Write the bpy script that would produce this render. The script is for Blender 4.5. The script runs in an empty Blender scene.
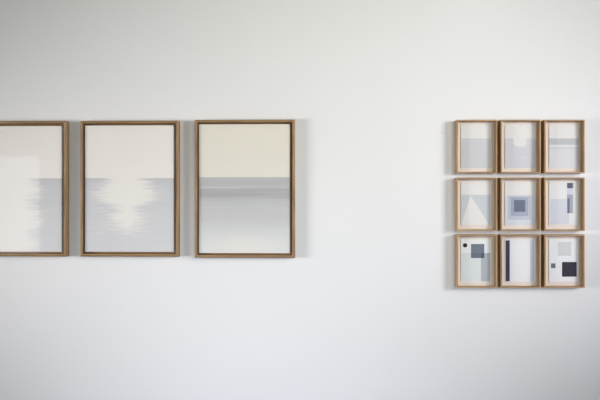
import bpy, bmesh, math, random
from mathutils import Vector, Matrix

C = bpy.context.scene.collection
sc = bpy.context.scene

# ------------------------------------------------------------------ camera
D = 3.0                 # camera distance from the gallery wall (wall is y = 0)
H = 1.5                 # camera height
YAW = math.radians(1.3)
cam_d = bpy.data.cameras.new('camera')
cam_d.lens = 36.0
cam_d.sensor_width = 36.0
cam = bpy.data.objects.new('camera', cam_d)
C.objects.link(cam)
cam.location = (0, -D, H)
cam.rotation_euler = (math.radians(90), 0, YAW)
sc.camera = cam

# ------------------------------------------------------------------ colour management, world, lights
sc.view_settings.view_transform = 'Standard'
sc.view_settings.look = 'None'
sc.view_settings.gamma = 1.0
sc.view_settings.use_curve_mapping = False
sc.view_settings.exposure = 0.385

W = bpy.data.worlds.new('sky')
sc.world = W
W.use_nodes = True
W.node_tree.nodes['Background'].inputs[0].default_value = (0.93, 0.96, 1.0, 1)
W.node_tree.nodes['Background'].inputs[1].default_value = 1.4

def area(name, loc, target, sx, sy, power, col, spread=180):
    l = bpy.data.lights.new(name, 'AREA')
    l.shape = 'RECTANGLE'; l.size = sx; l.size_y = sy
    l.energy = power; l.color = col; l.spread = math.radians(spread)
    o = bpy.data.objects.new(name, l); C.objects.link(o)
    o.location = loc
    o.rotation_euler = (Vector(target) - Vector(loc)).to_track_quat('-Z', 'Y').to_euler()
    return o

# daylight through the side windows, plus added front fill, high and low
P_RIGHT, P_NEAR, P_LEFT, P_HIGH, P_LOW = 13.3, 2.3, 10.9, 10.0, 5.6
C_RIGHT, C_NEAR, C_LEFT, C_HIGH, C_LOW = (1, .99, 1.02), (.96, .97, 1.15), (1.02, .99, 1.0), (.98, .98, .85), (.86, .92, 1.06)
area('daylight_right', (3.10, -1.8, 2.2), (-1.5, 0, 1.82), 0.8, 0.8, P_RIGHT, C_RIGHT, 77)
area('daylight_near', (3.10, -1.7, 1.5), (1.5, 0, 1.3), 0.9, 0.9, P_NEAR, C_NEAR, 50)
area('daylight_left', (-4.42, -2.0, 1.3), (0.05, 0, 1.45), 1.4, 0.9, P_LEFT, C_LEFT, 46)
area('fill_high', (2.1, -4.95, 2.8), (-0.1, 0, 2.2), 2.0, 0.35, P_HIGH, C_HIGH, 54)  # added fill, set high to stay out of the glass reflections
area('fill_low', (0.35, -4.95, 0.4), (-0.35, 0, 0.3), 2.0, 0.5, P_LOW, C_LOW, 36)  # added fill for the lower wall, no known source

# spot added to brighten the wall top above the small prints, no fixture
sl = bpy.data.lights.new('added_top_spot', 'SPOT'); sl.energy = 1.6; sl.spot_size = math.radians(26); sl.spot_blend = 1.0
sl.shadow_soft_size = .03; sl.color = (1, .99, .96)
so = bpy.data.objects.new('added_top_spot', sl); C.objects.link(so); so.location = (0.82, -0.9, 3.05)
so.rotation_euler = (Vector((0.80, 0, 2.50)) - so.location).to_track_quat('-Z', 'Y').to_euler()

# ------------------------------------------------------------------ helpers
def srgb(r, g, b, k=1.0):
    def f(c):
        c /= 255.0
        return c / 12.92 if c <= 0.04045 else ((c + 0.055) / 1.055) ** 2.4
    if not isinstance(k, tuple): k = (k, k, k)
    return (min(f(r) * k[0], .93), min(f(g) * k[1], .93), min(f(b) * k[2], .93), 1)

def mat(name, col, rough=0.8, spec=0.3):
    m = bpy.data.materials.new(name); m.use_nodes = True
    b = m.node_tree.nodes['Principled BSDF']
    b.inputs['Base Color'].default_value = col
    b.inputs['Roughness'].default_value = rough
    b.inputs['Specular IOR Level'].default_value = spec
    return m

class N:
    """tiny node helper"""
    def __init__(s, m):
        s.t = m.node_tree; s.n = s.t.nodes; s.l = s.t.links
        s.b = s.n['Principled BSDF']
    def put(s, sock, v):
        if hasattr(v, 'is_output'): s.l.new(v, sock)
        elif v is not None: sock.default_value = v
    def math(s, op, a, b=None, c=None, clamp=False):
        x = s.n.new('ShaderNodeMath'); x.operation = op; x.use_clamp = clamp
        for i, v in enumerate((a, b, c)): s.put(x.inputs[i], v)
        return x.outputs[0]
    def xyz(s):
        tc = s.n.new('ShaderNodeTexCoord'); sp = s.n.new('ShaderNodeSeparateXYZ')
        s.l.new(tc.outputs['Object'], sp.inputs[0]); s.tc = tc
        return sp.outputs
    def noise(s, scale3, scale=1.0, detail=3, rough=0.5, loc=(0, 0, 0)):
        mp = s.n.new('ShaderNodeMapping'); mp.inputs['Scale'].default_value = scale3
        mp.inputs['Location'].default_value = loc
        s.l.new(s.tc.outputs['Object'], mp.inputs[0])
        x = s.n.new('ShaderNodeTexNoise'); x.inputs['Scale'].default_value = scale
        x.inputs['Detail'].default_value = detail; x.inputs['Roughness'].default_value = rough
        s.l.new(mp.outputs[0], x.inputs['Vector'])
        return x.outputs['Fac']
    def ramp(s, fac, stops, interp='LINEAR'):
        r = s.n.new('ShaderNodeValToRGB'); r.color_ramp.interpolation = interp
        e = r.color_ramp.elements
        while len(e) > 1: e.remove(e[-1])
        e[0].position = stops[0][0]; e[0].color = stops[0][1]
        for p, c in stops[1:]:
            q = e.new(p); q.color = c
        s.put(r.inputs[0], fac)
        return r.outputs[0]
    def mix(s, fac, a, b):
        x = s.n.new('ShaderNodeMix'); x.data_type = 'RGBA'
        s.put(x.inputs[0], fac); s.put(x.inputs[6], a); s.put(x.inputs[7], b)
        return x.outputs[2]

def add_box(bm, x0, x1, y0, y1, z0, z1, mi=0):
    vs = [bm.verts.new((x, y, z)) for x in (x0, x1) for y in (y0, y1) for z in (z0, z1)]
    for q in ((0, 1, 3, 2), (4, 6, 7, 5), (0, 4, 5, 1), (2, 3, 7, 6), (0, 2, 6, 4), (1, 5, 7, 3)):
        f = bm.faces.new([vs[i] for i in q]); f.material_index = mi

def add_prism(bm, pts, y0, y1, mi=0):
    """closed polygon pts (x, z) pushed from y0 to y1"""
    a = [bm.verts.new((x, y0, z)) for x, z in pts]
    b = [bm.verts.new((x, y1, z)) for x, z in pts]
    n = len(pts)
    fs = [bm.faces.new(a), bm.faces.new(b[::-1])]
    for i in range(n): fs.append(bm.faces.new((a[i], b[i], b[(i+1) % n], a[(i+1) % n])))
    for f in fs: f.material_index = mi

def obj(name, bm, mats, parent=None, loc=(0, 0, 0), rot=(0, 0, 0)):
    bmesh.ops.recalc_face_normals(bm, faces=bm.faces)
    me = bpy.data.meshes.new(name); bm.to_mesh(me); bm.free()
    for m in (mats if isinstance(mats, (list, tuple)) else [mats]): me.materials.append(m)
    o = bpy.data.objects.new(name, me); C.objects.link(o)
    o.location = loc; o.rotation_euler = rot
    if parent: o.parent = parent
    return o

def at(px, py, depth):
    """point of the plane y = -depth that a pixel of the photograph looks at"""
    dx, dz = (px - 300) / 600.0, -(py - 200) / 600.0
    vx = dx * math.cos(YAW) - math.sin(YAW)
    vy = dx * math.sin(YAW) + math.cos(YAW)
    t = (D - depth) / vy
    return vx * t, H + dz * t

# ------------------------------------------------------------------ materials
def paint(name, col, bump=0.05):
    m = mat(name, col, 0.75, 0.25); n = N(m); n.xyz()
    a = n.noise((1, 1, 1), 2.2, 3)
    c = n.ramp(a, [(0.3, tuple(v * .985 for v in col[:3]) + (1,)), (0.7, col)])
    n.l.new(c, n.b.inputs['Base Color'])
    f = n.noise((1, 1, 1), 220, 2)
    bp = n.n.new('ShaderNodeBump'); bp.inputs['Strength'].default_value = bump
    bp.inputs['Distance'].default_value = 0.001
    n.l.new(f, bp.inputs['Height']); n.l.new(bp.outputs[0], n.b.inputs['Normal'])
    return m

def wood(name, dark, light, rough=0.5, seed=0):
    m = mat(name, light, rough, 0.35); n = N(m); n.xyz()
    inf = n.n.new('ShaderNodeObjectInfo')
    mp = n.n.new('ShaderNodeMapping'); mp.inputs['Scale'].default_value = (6, 160, 160)
    n.l.new(n.tc.outputs['Object'], mp.inputs[0])
    cb = n.n.new('ShaderNodeCombineXYZ'); off = n.math('MULTIPLY', inf.outputs['Random'], 37.0)
    for i in range(3): n.l.new(off, cb.inputs[i])
    n.l.new(cb.outputs[0], mp.inputs['Location'])
    x = n.n.new('ShaderNodeTexNoise'); x.inputs['Scale'].default_value = 1.0
    x.inputs['Detail'].default_value = 5; x.inputs['Roughness'].default_value = 0.6
    n.l.new(mp.outputs[0], x.inputs['Vector'])
    c = n.ramp(x.outputs['Fac'], [(0.3, dark), (0.7, light)])
    n.l.new(c, n.b.inputs['Base Color'])
    bp = n.n.new('ShaderNodeBump'); bp.inputs['Strength'].default_value = 0.15
    bp.inputs['Distance'].default_value = 0.0005
    n.l.new(x.outputs['Fac'], bp.inputs['Height']); n.l.new(bp.outputs[0], n.b.inputs['Normal'])
    return m

M_wall = paint('white_wall_paint', (0.62, 0.62, 0.616, 1))
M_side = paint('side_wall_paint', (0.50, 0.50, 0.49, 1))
M_ceil = paint('ceiling_paint', (0.55, 0.54, 0.50, 1))
M_floor = wood('floor_boards', (0.18, 0.20, 0.24, 1), (0.28, 0.30, 0.35, 1), 0.4)
M_trim = mat('trim_paint', (0.75, 0.75, 0.74, 1), 0.4)
M_oak_dark = wood('walnut_stained_oak', srgb(100, 77, 50), srgb(158, 128, 92))
M_oak = wood('pale_oak', srgb(128, 98, 62), srgb(180, 146, 104))
M_back_dark = mat('brown_backing_board', srgb(150, 118, 88), 0.9)
M_mount = mat('cream_mount_board', srgb(222, 209, 200), 0.9)

def glass(name):
    m = bpy.data.materials.new(name); m.use_nodes = True
    t = m.node_tree; t.nodes.clear()
    out = t.nodes.new('ShaderNodeOutputMaterial'); mx = t.nodes.new('ShaderNodeMixShader')
    tr = t.nodes.new('ShaderNodeBsdfTransparent'); tr.inputs[0].default_value = (.99, .995, .99, 1)
    gl = t.nodes.new('ShaderNodeBsdfGlossy'); gl.inputs['Roughness'].default_value = 0.02
    fr = t.nodes.new('ShaderNodeFresnel'); geo = t.nodes.new('ShaderNodeNewGeometry'); mr = t.nodes.new('ShaderNodeMapRange')
    mr.inputs['To Min'].default_value = 1.4; mr.inputs['To Max'].default_value = 1 / 1.4
    t.links.new(geo.outputs['Backfacing'], mr.inputs['Value']); t.links.new(mr.outputs[0], fr.inputs[0])
    t.links.new(fr.outputs[0], mx.inputs[0]); t.links.new(tr.outputs[0], mx.inputs[1])
    t.links.new(gl.outputs[0], mx.inputs[2]); t.links.new(mx.outputs[0], out.inputs[0])
    return m
M_glass = glass('picture_glass')

# ------------------------------------------------------------------ room shell
XL, XR, YF, ZC = -4.5, 3.2, -5.0, 3.1
T = 0.2
def struct(name, bm, m, parent=None):
    o = obj(name, bm, m, parent); 
    if not parent: o['kind'] = 'structure'
    return o

bm = bmesh.new(); add_box(bm, XL - T, XR + T, 0, T, 0, ZC); struct('wall_back', bm, M_wall)
bm = bmesh.new(); add_box(bm, XL - T, XR + T, YF - T, T, -T, 0); struct('floor', bm, M_floor)
bm = bmesh.new(); add_box(bm, XL - T, XR + T, YF - T, T, ZC, ZC + T); struct('ceiling', bm, M_ceil)

def side_wall(name, x0, x1, y0, y1, holes, axis):
    """wall slab with rectangular openings; holes (a0, a1, z0, z1) run along axis"""
    bm = bmesh.new()
    a0, a1 = (x0, x1) if axis == 'x' else (y0, y1)
    def slab(p, q, z0, z1):
        if axis == 'x': add_box(bm, p, q, y0, y1, z0, z1)
        else: add_box(bm, x0, x1, p, q, z0, z1)
    cuts = sorted({a0, a1} | {h[0] for h in holes} | {h[1] for h in holes})
    for p, q in zip(cuts, cuts[1:]):
        z = 0
        for h in sorted((h for h in holes if h[0] <= p and h[1] >= q), key=lambda h: h[2]):
            slab(p, q, z, h[2]); z = h[3]
        slab(p, q, z, ZC)
    return struct(name, bm, M_side)

def window(name, a0, a1, z0, z1, pos, axis, nx=2, nz=2):
    bm = bmesh.new(); w, d = 0.05, 0.05
    def b(p, q, r, s):
        if axis == 'x': add_box(bm, p, q, pos - d/2, pos + d/2, r, s)
        else: add_box(bm, pos - d/2, pos + d/2, p, q, r, s)
    b(a0, a0 + w, z0, z1); b(a1 - w, a1, z0, z1); b(a0 + w, a1 - w, z0, z0 + w); b(a0 + w, a1 - w, z1 - w, z1)
    for i in range(1, nx):
        c = a0 + (a1 - a0) * i / nx; b(c - .015, c + .015, z0 + w, z1 - w)
    o = struct(name, bm, M_trim)
    bm = bmesh.new()
    if axis == 'x': add_box(bm, a0 + w, a1 - w, pos - .003, pos + .003, z0 + w, z1 - w)
    else: add_box(bm, pos - .003, pos + .003, a0 + w, a1 - w, z0 + w, z1 - w)
    obj('pane', bm, M_glass, o)

side_wall('wall_right', XR, XR + T, YF, 0, [(-2.6, -1.1, .95, 2.6)], 'y')
side_wall('wall_left', XL - T, XL, YF, 0, [(-2.9, -1.1, .75, 1.9)], 'y')
side_wall('wall_front', XL - T, XR + T, YF - T, YF, [(-4.4, -3.65, .55, 2.14), (1.0, 3.15, 2.58, 3.02), (-.7, 1.4, .1, .7)], 'x')
window('window_1', -2.6, -1.1, .95, 2.6, XR + .1, 'y')
window('window_2', -2.9, -1.1, .75, 1.9, XL - .1, 'y')
window('window_3', -4.4, -3.65, .55, 2.14, YF - .1, 'x', 1)
window('added_window_high', 1.0, 3.15, 2.58, 3.02, YF - .1, 'x', 3)  # opening added only to carry the high fill light
window('added_window_low', -.7, 1.4, .1, .7, YF - .1, 'x', 2)  # opening added only to carry the low fill light

# ------------------------------------------------------------------ picture frames
def rail_mesh(name, L, prof, m, parent, loc, ang):
    """mitred length of moulding: local X along the rail, local Z from the outer edge inward, -Y off the wall"""
    bm = bmesh.new()
    a = [bm.verts.new((-L/2 + u, -v, u)) for u, v in prof]
    b = [bm.verts.new((L/2 - u, -v, u)) for u, v in prof]
    n = len(prof)
    bm.faces.new(a); bm.faces.new(b[::-1])
    for i in range(n): bm.faces.new((a[i], b[i], b[(i+1) % n], a[(i+1) % n]))
    return obj(name, bm, m, parent, loc, (0, ang, 0))

def picture(rect, prof, depth, wood_m, label, group):
    x0, zt = at(rect[0], rect[1], depth); x1, zb = at(rect[2], rect[3], depth)
    cx, cz = (x0 + x1) / 2, (zt + zb) / 2; w, h = x1 - x0, zt - zb
    e = bpy.data.objects.new('framed_print', None); C.objects.link(e)
    e.location = (cx, 0, cz); e.empty_display_size = .05
    e['label'] = label; e['category'] = 'framed picture'; e['group'] = group
    rail_mesh('frame_rail', w, prof, wood_m, e, (0, 0, -h/2), 0)
    rail_mesh('frame_rail', w, prof, wood_m, e, (0, 0, h/2), math.pi)
    rail_mesh('frame_rail', h, prof, wood_m, e, (-w/2, 0, 0), math.pi/2)
    rail_mesh('frame_rail', h, prof, wood_m, e, (w/2, 0, 0), -math.pi/2)
    return e, cx, cz, w, h

LARGE_PROF = [(0, .001), (0, .031), (.006, .037), (.0125, .037), (.0135, .036), (.0135, .001)]
SMALL_PROF = [(0, .001), (0, .040), (.0015, .042), (.0055, .042), (.0065, .041), (.0065, .001)]

def large(rect, prt, m_print, label):
    e, cx, cz, w, h = picture(rect, LARGE_PROF, .037, M_oak_dark, label, 'large framed seascapes')
    f = .0135
    bm = bmesh.new(); add_box(bm, -w/2 + f, w/2 - f, -.008, -.002, -h/2 + f, h/2 - f)
    obj('backing_board', bm, M_back_dark, e)
    x0, zt = at(prt[0], prt[1], .027); x1, zb = at(prt[2], prt[3], .027)
    bm = bmesh.new(); add_box(bm, x0 - cx, x1 - cx, -.027, -.008, zb - cz, zt - cz)
    obj('print', bm, m_print, e)
    bm = bmesh.new(); add_box(bm, -w/2 + f, w/2 - f, -.032, -.030, -h/2 + f, h/2 - f)
    obj('glass', bm, M_glass, e)
    return e

K = 1.0
# the sea prints: everything in metres of the print's own frame; px(...) turns photo pixels into it
def sea_print(name, rect, sky, sea_stops, horizon, glare=None, streak=0.10, glow=None, seed=0, strokes=None):
    cx = sum(at(p, 190, .037)[0] for p in (rect[0], rect[2])) / 2
    cz = sum(at(100, p, .037)[1] for p in (rect[1], rect[3])) / 2
    def Z(py): return at(150, py, .027)[1] - cz
    def X(px): return at(px, 190, .027)[0] - cx
    m = mat(name, sky, 0.85, 0.15); n = N(m); x, y, z = n.xyz()
    z0, z1 = Z(255), Z(horizon)
    t = n.math('DIVIDE', n.math('SUBTRACT', z1, z), z1 - z0)      # 0 at the horizon, 1 at the foot
    st = n.noise((5, 1, 170), 1.0, 4, .6, (seed, 0, seed * 3))
    st2 = n.math('SUBTRACT', st, .5)
    tt = n.math('MULTIPLY_ADD', st2, streak, t, clamp=True)
    sea = n.ramp(tt, sea_stops)
    # thin pale brush lines
    ln = n.noise((3, 1, 420), 1.0, 2, .5, (seed * 7, 0, 1))
    lf = n.math('MULTIPLY', n.math('SUBTRACT', ln, .54, clamp=True), 2.6, clamp=True)
    sea = n.mix(lf, sea, sky)
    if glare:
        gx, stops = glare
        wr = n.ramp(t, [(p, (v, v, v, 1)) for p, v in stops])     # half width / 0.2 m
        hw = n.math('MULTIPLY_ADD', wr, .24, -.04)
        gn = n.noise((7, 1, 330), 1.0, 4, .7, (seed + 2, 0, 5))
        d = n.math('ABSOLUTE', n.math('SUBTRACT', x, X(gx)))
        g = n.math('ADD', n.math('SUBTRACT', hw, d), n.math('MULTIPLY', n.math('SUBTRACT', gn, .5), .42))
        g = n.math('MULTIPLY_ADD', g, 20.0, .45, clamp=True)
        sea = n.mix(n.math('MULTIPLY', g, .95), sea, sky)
        if strokes:
            wr = n.ramp(t, [(p, (v, v, v, 1)) for p, v in strokes])
            gn = n.noise((9, 1, 260), 1.0, 2, .5, (seed + 9, 0, 11))
            g = n.math('ADD', n.math('SUBTRACT', n.math('MULTIPLY', wr, .3), d), n.math('MULTIPLY', n.math('SUBTRACT', gn, .62), .9))
            g = n.math('MULTIPLY_ADD', g, 14.0, .2, clamp=True)
            sea = n.mix(n.math('MULTIPLY', g, .75), sea, sky)
    if glow:
        gx, gy, gw, gh, gc = glow
        a = n.math('DIVIDE', n.math('SUBTRACT', x, X(gx)), gw); b = n.math('DIVIDE', n.math('SUBTRACT', z, Z(gy)), gh)
        r = n.math('ADD', n.math('MULTIPLY', a, a), n.math('MULTIPLY', b, b))
        g = n.math('MULTIPLY', n.math('SUBTRACT', 1.0, r, clamp=True), .8)
        sea = n.mix(g, sea, gc)
    fac = n.math('MULTIPLY_ADD', n.math('SUBTRACT', z1, z), 1500.0, .5, clamp=True)
    col = n.mix(fac, sky, sea)
    n.l.new(col, n.b.inputs['Base Color'])
    return m

R1 = (-33.8, 121.0, 66.3, 256.7)
R2 = (79.8, 120.7, 178.6, 256.9)
R3 = (194.4, 119.7, 295.0, 258.1)
K1, K2, K3 = (1.08, 1.05, 1.10), (1.025, 1.005, 1.055), (.95, .93, .955)
gst = [(0, .50), (.06, .66), (.20, .78), (.29, .74), (.36, .42), (.44, .34), (.50, .52), (.57, .44), (.64, .22), (.72, .06), (.80, 0), (1, 0)]
flat1 = [(0, srgb(182, 183, 182, K1)), (.12, srgb(188, 189, 188, K1)), (1, srgb(199, 200, 199, K1))]
flat2 = [(0, srgb(182, 183, 183, K2)), (.12, srgb(192, 193, 193, K2)), (1, srgb(201, 201, 200, K2))]
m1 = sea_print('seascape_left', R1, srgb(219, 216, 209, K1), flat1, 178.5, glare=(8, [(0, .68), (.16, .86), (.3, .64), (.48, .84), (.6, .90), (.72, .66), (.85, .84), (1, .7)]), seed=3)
m2 = sea_print('seascape_glare', R2, srgb(223, 219, 211, K2), flat2, 178.2, glare=(127, gst), seed=1, strokes=[(0, .35), (.35, .42), (.42, .5), (.7, .5), (.78, .1), (1, 0)])
low = [(0, srgb(183, 184, 184, K3)), (.07, srgb(177, 178, 178, K3)), (.115, srgb(183, 184, 184, K3)), (.13, srgb(192, 193, 194, K3)), (.15, srgb(172, 173, 173, K3)),
       (.23, srgb(167, 167, 167, K3)), (.30, srgb(186, 187, 187, K3)), (.38, srgb(191, 192, 192, K3)), (.55, srgb(195, 195, 194, K3)), (.68, srgb(205, 206, 205, K3)), (.85, srgb(214, 215, 213, K3)), (1, srgb(216, 216, 213, K3))]
m3 = sea_print('seascape_calm', R3, srgb(223, 219, 207, K3), low, 177.3, streak=.035, glow=(243, 252, .22, .10, srgb(222, 220, 212, K3)), seed=5)
large(R1, (-28.5, 126.3, 61.6, 251.8), m1, 'wood-framed seascape print cut off by the photo edge, its glass washed by window reflection')
large(R2, (85.0, 125.6, 173.7, 251.9), m2, 'wood-framed seascape print with a pale splash of sun glare on grey sea')
large(R3, (199.0, 124.4, 289.8, 253.2), m3, 'wood-framed seascape print with a banded grey sea fading paler below, no sun glare')

_cache = {}
def flatm(rgb, K):
    if (rgb, K) not in _cache:
        m = mat('ink_%02x%02x%02x' % rgb, srgb(*rgb, K), .85, .15)
        n = N(m); n.xyz(); f = n.noise((1, 1, 1), 90, 3)
        c = srgb(*rgb, K)
        n.l.new(n.ramp(f, [(.3, tuple(v * .97 for v in c[:3]) + (1,)), (.7, c)]), n.b.inputs['Base Color'])
        _cache[(rgb, K)] = m
    return _cache[(rgb, K)]

COLS = [(456.9, 497.3), (500.9, 541.0), (544.6, 585.0)]
ROWS = [(119.7, 173.1), (177.5, 230.9), (234.6, 288.0)]
PX = [(461.0, 491.2), (504.9, 535.6), (549.0, 578.8)]
PY = [(124.9, 168.0), (182.2, 225.2), (239.0, 281.9)]
def circle(cx, cy, r, n=28): return [(cx + r * math.cos(2*math.pi*i/n), cy + r * math.sin(2*math.pi*i/n)) for i in range(n)]
def rc(x0, y0, x1, y1): return [(x0, y0), (x1, y0), (x1, y1), (x0, y1)]

def small(ci, ri, paper, shapes, label):
    rect = (COLS[ci][0], ROWS[ri][0], COLS[ci][1], ROWS[ri][1])
    e, cx, cz, w, h = picture(rect, SMALL_PROF, .042, M_oak, label, 'grid of nine small framed prints')
    f = .0065
    bm = bmesh.new(); add_box(bm, -w/2 + f, w/2 - f, -.012, -.002, -h/2 + f, h/2 - f)
    obj('mount_board', bm, M_mount, e)
    KR = ((.89, .875, .90), (.90, .89, .91), (.985, .97, .96))[ri]
    mats = [flatm(paper, KR)]; bm = bmesh.new()
    def P(px, py, d=.015):
        x, z = at(px, py, d); return x - cx, z - cz
    x0, zt = P(PX[ci][0], PY[ri][0]); x1, zb = P(PX[ci][1], PY[ri][1])
    add_box(bm, x0, x1, -.015, -.012, zb, zt, 0)
    for k, (pts, rgb) in enumerate(shapes):
        m = flatm(rgb, KR)
        if m not in mats: mats.append(m)
        q = [P(max(PX[ci][0] + .05, min(PX[ci][1] - .05, a)), max(PY[ri][0] + .05, min(PY[ri][1] - .05, b))) for a, b in pts]
        y = -.015 - .0002 * (k + 1)
        add_prism(bm, q, -.0149, y, mats.index(m))
    obj('print', bm, mats, e)
    bm = bmesh.new(); add_box(bm, -w/2 + f, w/2 - f, -.039, -.037, -h/2 + f, h/2 - f)
    obj('glass', bm, M_glass, e)
    return e

WH = (230, 228, 224)
G = 'small oak-framed print, '
notch = [(513.3, 138.3)] + [(520 + 6.7 * math.cos(a), 143.0 + 4.0 * math.sin(a)) for a in [math.pi * (1 - i / 14) for i in range(15)]] + [(526.7, 138.3)]
small(0, 0, WH, [(rc(461, 138.4, 491.2, 168), (207, 207, 209))],
      G + 'plain grey lower half under a white sky, no other shape')
small(1, 0, WH, [(rc(504, 138.4, 536, 168), (208, 208, 213)), (rc(518, 154.8, 536, 155.8), (202, 203, 207)), (rc(505, 157.5, 530, 158.3), (212, 213, 216)), (notch, (227, 226, 223))],
      G + 'grey sea with a rounded white sun dipping into it')
small(2, 0, WH, [(rc(549, 138.4, 579, 168), (218, 218, 219)), (rc(549, 138.4, 578.2, 144.8), (192, 194, 196)), (rc(549, 144.8, 579, 146.6), (226, 227, 227)), (rc(549, 146.6, 579, 149.4), (209, 211, 212)), (rc(562, 159.5, 573, 160.4), (214, 216, 215))],
      G + 'horizontal grey bands split by a white line')
small(0, 1, WH, [(rc(461, 194.8, 492, 226), (203, 206, 210)), ([(470.4, 195.6), (489.6, 225.2), (461.2, 225.2)], (231, 227, 224))],
      G + 'tall white triangle on a grey ground')
small(1, 1, WH, [(rc(504, 195.4, 536, 226), (214, 218, 224)), (rc(508, 195.6, 531.2, 219.6), (194, 199, 211)), (rc(510.8, 197.3, 528.2, 216), (168, 174, 189)), (rc(514, 200, 525.2, 211.8), (112, 121, 136))],
      G + 'nested blue-grey squares darkening to the middle')
small(2, 1, (230, 230, 227), [(rc(550.4, 199.0, 569.2, 224.3), (212, 213, 220)), (rc(567.1, 188, 572.9, 194.6), (208, 211, 221)),
      (rc(567.1, 194.6, 572.9, 213.1), (166, 171, 183)), (rc(567.4, 198.3, 569.5, 213.1), (112, 117, 131)), (rc(567.1, 182.9, 572.9, 188.2), (98, 103, 114))],
      G + 'narrow upright blue-grey bar topped by a dark square')
small(0, 2, (228, 229, 229), [(rc(461, 253.0, 490.2, 281.2), (213, 217, 218)), (rc(481, 253.0, 490.2, 281.4), (172, 177, 184)), (rc(471, 244, 484.3, 258), (112, 120, 134)),
      (rc(471, 253.0, 484.3, 258), (104, 112, 126)), (rc(481, 253.0, 484.3, 258), (84, 92, 106)), (circle(465.1, 245.3, 2.15), (40, 45, 56))],
      G + 'small black dot beside overlapping grey squares')
small(1, 2, (225, 225, 228), [(rc(505.6, 240.3, 509.7, 281.3), (60, 58, 76)), (rc(530, 240.3, 533.9, 281.3), (198, 204, 216))],
      G + 'dark upright stripe at left and pale blue stripe at right')
small(2, 2, (228, 229, 231), [(rc(557.7, 242, 571.1, 255.8), (203, 204, 206)), (rc(562, 262, 576.6, 276.7), (58, 55, 67)), (rc(551, 263.4, 555.4, 268.1), (108, 113, 119))],
      G + 'three separate squares, one pale, one black, one tiny grey')

# small filled nail hole on the wall, left of the grid
bm = bmesh.new(); x, z = at(441.8, 132.7, 0)
add_prism(bm, [(.0028 * math.cos(a * math.pi / 6), .0028 * math.sin(a * math.pi / 6)) for a in range(12)], -.0008, .0, 0)
o = obj('nail_head', bm, mat('grey_nail', (.30, .31, .31, 1), .5), None, (x, 0, z))
o['label'] = 'tiny grey nail head in the white wall left of the nine-print grid'; o['category'] = 'nail'
